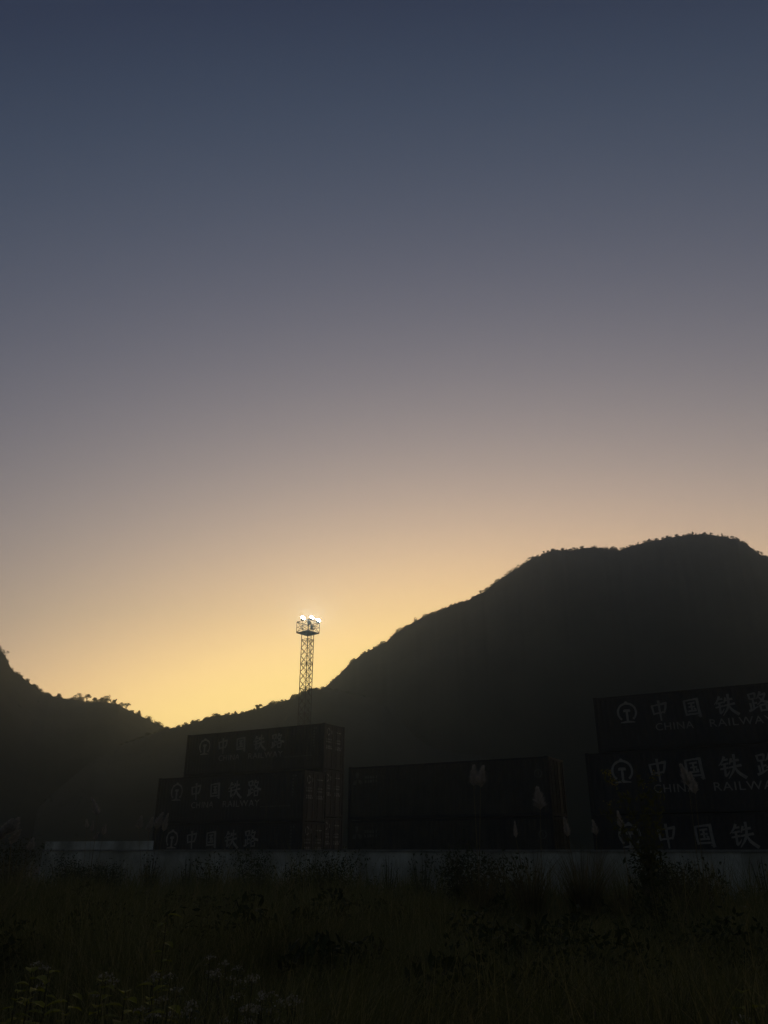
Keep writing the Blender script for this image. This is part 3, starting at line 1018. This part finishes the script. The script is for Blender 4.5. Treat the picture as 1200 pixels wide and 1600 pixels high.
def reed_clump(depth, plumes, n_leaves, leaf_h, label, spread=0.45):
    """plumes: (photo x, top y, bottom y, width px, lean)."""
    mx = sum(p[0] for p in plumes) / len(plumes)
    foot = at_depth(mx, 1330, depth)
    gz = ground_z(foot.x, foot.y)
    root = thing('silver_grass', label, 'grass clump', (foot.x, foot.y, gz), 0, 'plumed grasses along the wall')
    O = Vector((foot.x, foot.y, gz))
    for (px, y0, y1, w, lean) in plumes:
        dd = depth + random.uniform(-0.3, 0.3)
        a, b = at_depth(px, y0, dd) - O, at_depth(px - lean * (y1 - y0), y1, dd) - O
        L = (a - b).length
        s = MB()
        f = Vector((random.uniform(-0.15, 0.15) + b.x * 0.35, random.uniform(-0.15, 0.15), -0.03))
        s.tube([f, f.lerp(b, 0.5) + Vector((-0.05 * lean, 0, 0.1)), b, b.lerp(a, 0.7)], [0.009, 0.008, 0.006, 0.003], 5)
        stalk = s.build('stalk', M['straw'], root)
        v, fc = plume_mesh(L, w * 1.25 * depth / 1290.0, lean * 0.9)
        pl = np_obj('plume', v + np.array(b), fc, M['plume'], root)
    n = n_leaves
    an = RNG.uniform(0, 6.283, n)
    rad = RNG.uniform(0, spread, n)
    base = np.stack([np.cos(an) * rad * 0.6, np.sin(an) * rad * 0.6, np.full(n, -0.03)], 1)
    v, fc = blades(base, RNG.uniform(0.5, 1.0, n) * leaf_h, RNG.uniform(0.012, 0.024, n), RNG.uniform(0.08, 0.6, n), an + RNG.normal(0, 0.5, n), 6)
    np_obj('leaves', v, fc, M['blade'], root)

reed_clump(31, [(5, 1287, 1314, 15, .25), (15, 1278, 1307, 16, .3), (25, 1276, 1302, 15, .25), (29, 1296, 1320, 12, .5), (49, 1308, 1330, 10, .15)], 170, 2.0, 'plumed grass with a fan of pale heads at the left picture edge')
reed_clump(38, [(140, 1250, 1276, 9, -.45), (133, 1280, 1294, 5, -.2), (143, 1283, 1300, 5, .0), (163, 1287, 1305, 6, .1), (153, 1300, 1312, 5, .4)], 120, 1.9, 'plumed grass standing behind the raised left end of the wall')
reed_clump(38, [(219, 1274, 1296, 9, .1), (237, 1276, 1300, 9, .2), (252, 1269, 1296, 11, .3), (260, 1270, 1300, 7, .15)], 120, 1.9, 'plumed grass with dim brushy heads left of the left container stack')
reed_clump(22, [(742, 1194, 1229, 12, .05), (757, 1196, 1231, 13, .18)], 150, 2.1, 'plumed grass with twin pale plumes in front of the middle containers')
reed_clump(21, [(842, 1228, 1266, 15, -.06), (806, 1282, 1310, 5, 0)], 240, 2.2, 'plumed grass with one broad plume near the end of the middle containers')
reed_clump(20, [(1068, 1192, 1230, 12, -.22), (1083, 1205, 1242, 11, -.1)], 180, 2.0, 'plumed grass with heads over the second row of right lettering')
reed_clump(20, [(968, 1266, 1296, 8, -.1)], 130, 1.7, 'plumed grass with one pinkish head beside the tall weed')
reed_clump(21, [(884, 1276, 1308, 8, -.1), (928, 1280, 1306, 8, -.15)], 380, 2.3, 'plumed grass of dense upright straw at the foot of the right stack')

# ------------------------------------------------------------------ bushes and weeds
def bush(px, ytop, depth, w, label, n=900, leaf=0.06, mat_='leaf', name='bush', airy=False):
    top = at_depth(px, ytop, depth)
    gz = ground_z(top.x, top.y)
    h = top.z - gz
    root = thing(name, label, 'bush', (top.x, top.y, gz), random.uniform(0, 6), 'bushes and weeds before the wall')
    s = MB()
    tips = []
    k = 16 if airy else 11
    for i in range(k):
        an, rr = random.uniform(0, 6.283), random.uniform(0.15, 0.5) * w
        hh = h * (random.uniform(0.6, 1.0) if i else 1.0)
        if i == 0:
            rr *= 0.2
        p0 = Vector((math.cos(an) * rr * 0.2, math.sin(an) * rr * 0.2, -0.05))
        p1 = Vector((math.cos(an) * rr * 0.5, math.sin(an) * rr * 0.5, hh * 0.5))
        p2 = Vector((math.cos(an) * rr, math.sin(an) * rr, hh))
        s.tube([p0, p1, p2], [0.016, 0.011, 0.004], 5)
        tips.append((p0, p1, p2))
    s.build('stems', M['stem'], root)
    pts = []
    for i in range(n * (1 if airy else 2)):
        p0, p1, p2 = random.choice(tips)
        t = random.uniform(0.15, 1.0) ** 0.8
        c = p0.lerp(p1, t * 2) if t < 0.5 else p1.lerp(p2, t * 2 - 1)
        sp = (0.07 if airy else 0.17) * max(w, 0.6)
        pts.append((c.x + random.gauss(0, sp), c.y + random.gauss(0, sp), max(0.03, c.z + random.gauss(0, sp * 0.7))))
    v, f = leaf_quads(pts, leaf, 1.7)
    np_obj('leaves', v, f, M[mat_], root)
    return root

bush(12, 1322, 33, 2.6, 'dark bush under the pale plumes at the left picture edge', 1800)
bush(110, 1340, 36, 1.8, 'dark bush at the left end of the wall', 1200)
bush(168, 1352, 35, 1.5, 'low bush under the raised wall section', 900)
bush(238, 1332, 33, 0.9, 'thin upright weed in front of the wall below the left stack', 160, 0.07, airy=True)
bush(298, 1335, 32, 0.8, 'bare spreading weed against the pale wall', 90, 0.06, airy=True)
bush(332, 1334, 32, 1.3, 'leafy weed against the pale wall under the left lettering', 420, 0.08, airy=True)
bush(398, 1322, 30, 1.3, 'bushy dark clump rising to the wall coping', 900)
bush(466, 1345, 30, 1.2, 'squat bush below the end of the left stack', 700)
bush(520, 1336, 28, 1.9, 'wide dark bush left of the clear stretch of wall', 1500)
bush(608, 1336, 28, 0.7, 'wiry leaning weed on the clear stretch of wall', 60, 0.06, airy=True)
bush(660, 1322, 27, 0.9, 'slender weed with a few leaves beside the dark bush', 180, 0.07, airy=True)
bush(728, 1308, 26, 1.5, 'tall dark bush hiding the wall below the twin plumes', 1700)
bush(790, 1334, 26, 1.8, 'open leafy bush right of the tall dark one', 700, 0.09, airy=True)
bush(1012, 1320, 21, 0.9, 'dark bush hiding the wall behind the tall yellow weed', 1300)
bush(1052, 1344, 22, 1.1, 'low bush right of the tall yellow weed', 800)
bush(1100, 1330, 22, 1.0, 'leafy weed on the wall below the right lettering', 260, 0.08, airy=True)
bush(1188, 1338, 23, 0.6, 'thin bent weed on the bright wall at the right picture edge', 60, 0.06, airy=True)

def tall_weed():
    depth = 18.0
    top = at_depth(993, 1196, depth)
    gz = ground_z(top.x, top.y)
    root = thing('tall_weed', 'tall branching weed with yellow tips in front of the right stack', 'weed', (top.x, top.y, gz), 0, 'bushes and weeds before the wall')
    O = Vector((top.x, top.y, gz))
    s = MB()
    leaves, gold = [], []
    base = Vector((0.05, 0, -0.05))
    targets = [(948, 1206), (958, 1222), (975, 1238), (993, 1196), (1003, 1222), (1018, 1212), (1026, 1208), (1036, 1232), (950, 1254), (938, 1262), (1030, 1262), (1012, 1244), (985, 1255), (962, 1290), (1032, 1290)]
    for i, (px, py) in enumerate(targets):
        e = at_depth(px, py, depth + random.uniform(-0.3, 0.3)) - O
        k = Vector((0.03, 0, e.z * random.uniform(0.45, 0.65)))
        m_ = k.lerp(e, 0.55) + Vector((0, 0, 0.08))
        s.tube([base, k, m_, e], [0.022, 0.015, 0.009, 0.003], 5)
        for j in range(26):
            t = random.random() ** 0.7
            c = k.lerp(m_, t * 2) if t < 0.5 else m_.lerp(e, t * 2 - 1)
            leaves.append((c.x + random.gauss(0, .06), c.y + random.gauss(0, .08), c.z + random.gauss(0, .05)))
        if i in (0, 1, 5, 6, 4, 8):
            for j in range(34 if i < 2 else 14):
                gold.append((e.x + random.gauss(0.02, .05), e.y + random.gauss(0, .05), e.z + random.gauss(-.02, .05)))
    inner = [(random.gauss(0.0, 0.2), random.gauss(0, .2), random.uniform(0.1, 1.9)) for j in range(320)]
    s.build('stems', M['stem'], root)
    v, f = leaf_quads(leaves, 0.065, 2.2)
    np_obj('leaves', v, f, M['weed'], root)
    v, f = leaf_quads(inner, 0.085, 1.9)
    np_obj('lower_leaves', v, f, M['leaf'], root)
    v, f = leaf_quads(gold, 0.04)
    np_obj('flower_spray', v, f, M['gold'], root)
tall_weed()

def big_leaf(b, base, d, L, w):
    """A pointed leaf blade, folded along its midrib and drooping at the tip."""
    d = d.normalized()
    side = d.cross(Vector((0, 0, 1)))
    side = side.normalized() if side.length > 0.01 else Vector((1, 0, 0))
    up = side.cross(d)
    rows = [(0, 0.02), (0.2, 0.75), (0.45, 1.0), (0.7, 0.72), (1.0, 0.02)]
    vs = []
    for t, k in rows:
        c = base + d * L * t - Vector((0, 0, 1)) * L * 0.35 * t * t
        vs += [c - side * w * 0.5 * k + up * w * 0.14 * k, c, c + side * w * 0.5 * k + up * w * 0.14 * k]
    fs = []
    for i in range(4):
        a = i * 3
        fs += [(a, a + 1, a + 4, a + 3), (a + 1, a + 2, a + 5, a + 4)]
    b.add(vs, fs)

def leafy_herb(px, ytop, depth, label, n, L, flower=0, m='lime', group='herbs in the foreground', hmin=0.3, lean=0.0):
    top = at_depth(px, ytop, depth)
    gz = ground_z(top.x, top.y)
    h = top.z - gz
    root = thing('leafy_weed' if not flower else 'flowering_weed', label, 'weed', (top.x, top.y, gz), 0, group)
    s, lf = MB(), MB()
    heads = []
    nst = 1 if not flower else 3
    for k in range(nst):
        an = random.uniform(0, 6.283)
        r = 0 if k == 0 else random.uniform(0.04, 0.13)
        hh = h if k == 0 else h * random.uniform(0.82, 0.98)
        p = [Vector((-lean * h * 0.6, 0, -0.03)), Vector((math.cos(an) * r * 0.5 - lean * h * 0.25, math.sin(an) * r * 0.5, hh * 0.55)), Vector((math.cos(an) * r, math.sin(an) * r, hh))]
        s.tube(p, [0.008, 0.006, 0.003], 5)
        heads.append(p[2])
        for j in range(n):
            t = hmin + (1 - hmin) * (j + 0.7) / n
            c = p[0].lerp(p[1], t / 0.55) if t < 0.55 else p[1].lerp(p[2], (t - 0.55) / 0.45)
            w = j * 2.4 + an
            big_leaf(lf, c, Vector((math.cos(w), math.sin(w), random.uniform(0.1, 0.6))), L * random.uniform(0.7, 1.15), L * random.uniform(0.5, 0.72))
    s.build('stem', M['stem'], root)
    lf.build('leaves', M[m], root)
    if flower:
        for hd in heads:
            pts = []
            for j in range(flower):
                an = random.uniform(0, 6.283)
                rr = random.uniform(0, 0.05)
                pts.append((hd.x + math.cos(an) * rr, hd.y + math.sin(an) * rr, hd.z + 0.02 - rr * 0.4 + random.uniform(-.008, .012)))
            v, f = leaf_quads(pts, 0.02, 1.0, 0.3)
            np_obj('flower_head', v, f, M['petal'], root)
    return root

HERBS = [
    (50, 1517, 5.6, 'yellow-green broad-leaved weed tallest at the lower left', 9, 0.13),
    (76, 1518, 6.0, 'small pale leafy weed just right of the tallest yellow-green one', 5, 0.09),
    (26, 1548, 5.4, 'dull leafy weed at the lower left picture corner', 6, 0.10),
    (108, 1552, 5.5, 'broad-leaved weed low between two taller yellow-green ones', 7, 0.11),
    (160, 1532, 5.6, 'yellow-green weed with a rounded leafy top below the grass', 9, 0.12),
    (196, 1548, 5.4, 'weed with long hanging yellow leaves in the lower left', 7, 0.13),
    (240, 1536, 5.6, 'yellow-green leafy weed beside the first white flowers', 7, 0.11),
    (262, 1570, 5.2, 'low broad-leaved weed at the bottom edge left of centre', 6, 0.11),
    (70, 1572, 5.2, 'low broad-leaved weed at the bottom left edge', 6, 0.12),
]
for px, y, d, lab, n, L in HERBS:
    leafy_herb(px, y, d, lab, n + 8, L * 1.1)
leafy_herb(262, 1425, 8.5, 'slender yellowing weed standing alone in the left grass', 9, 0.15, lean=0.05)
leafy_herb(1160, 1543, 5.4, 'broad pale yellow-green weed alone at the lower right', 6, 0.15, lean=-0.12)
leafy_herb(1176, 1568, 5.2, 'folded yellow leaf weed at the bottom right corner', 6, 0.15, lean=-0.1)
FLOWERS = [
    (328, 1498, 6.6, 'white flowering weed standing highest in the lower left grass'),
    (353, 1508, 6.4, 'white flowering weed second highest right of the tallest'),
    (372, 1516, 6.3, 'single small white flower stem by the tall flowering weeds'),
    (394, 1528, 6.0, 'white flowering weed between the tall pair and the right cluster'),
    (240, 1526, 5.9, 'white flowering weed above the yellow-green leafy weed'),
    (266, 1528, 5.9, 'dim white flowering weed left of the slender grass'),
    (166, 1526, 5.9, 'white flowering weed over the rounded leafy top'),
    (220, 1580, 5.3, 'low white flowering weed at the bottom edge on the left'),
    (300, 1570, 5.4, 'dense white flower cluster at the bottom edge'),
    (290, 1582, 5.2, 'lowest white flower cluster left of the dense one'),
    (372, 1560, 5.6, 'white flowering weed right of the dense bottom cluster'),
    (388, 1580, 5.3, 'low white flowering weed at the bottom right of centre left'),
    (410, 1562, 5.6, 'white flowering weed with a star shaped head'),
    (425, 1556, 5.7, 'small white flowering weed next to the star shaped head'),
    (457, 1562, 5.6, 'white flowering weed farthest to the right of its patch'),
    (438, 1570, 5.5, 'faint white flowering weed near the right end of its patch'),
    (1162, 1594, 5.1, 'single white flower at the bottom right under the yellow weed'),
    (58, 1508, 6.2, 'tiny white flowers above the tallest yellow-green weed'),
]
for px, y, d, lab in FLOWERS:
    leafy_herb(px, y, d, lab, 4, 0.06, 26, 'leaf', 'white flowers in the foreground', 0.35)

# ------------------------------------------------------------------ haze volume, added to imitate lens glare around the afterglow
def make_haze():
    b = MB()
    b.box((-900, -120, -3.0), (900, 640, 190))
    m = bpy.data.materials.new('glare_haze')
    m.use_nodes = True
    nt = m.node_tree
    nt.nodes.clear()
    v = nt.nodes.new('ShaderNodeVolumePrincipled')
    v.inputs['Color'].default_value = (0.72, 0.93, 0.95, 1)
    v.inputs['Density'].default_value = HAZE_DENSITY
    v.inputs['Anisotropy'].default_value = HAZE_G
    o = nt.nodes.new('ShaderNodeOutputMaterial')
    nt.links.new(v.outputs[0], o.inputs['Volume'])
    tag(b.build('haze', m), kind='stuff')
make_haze()
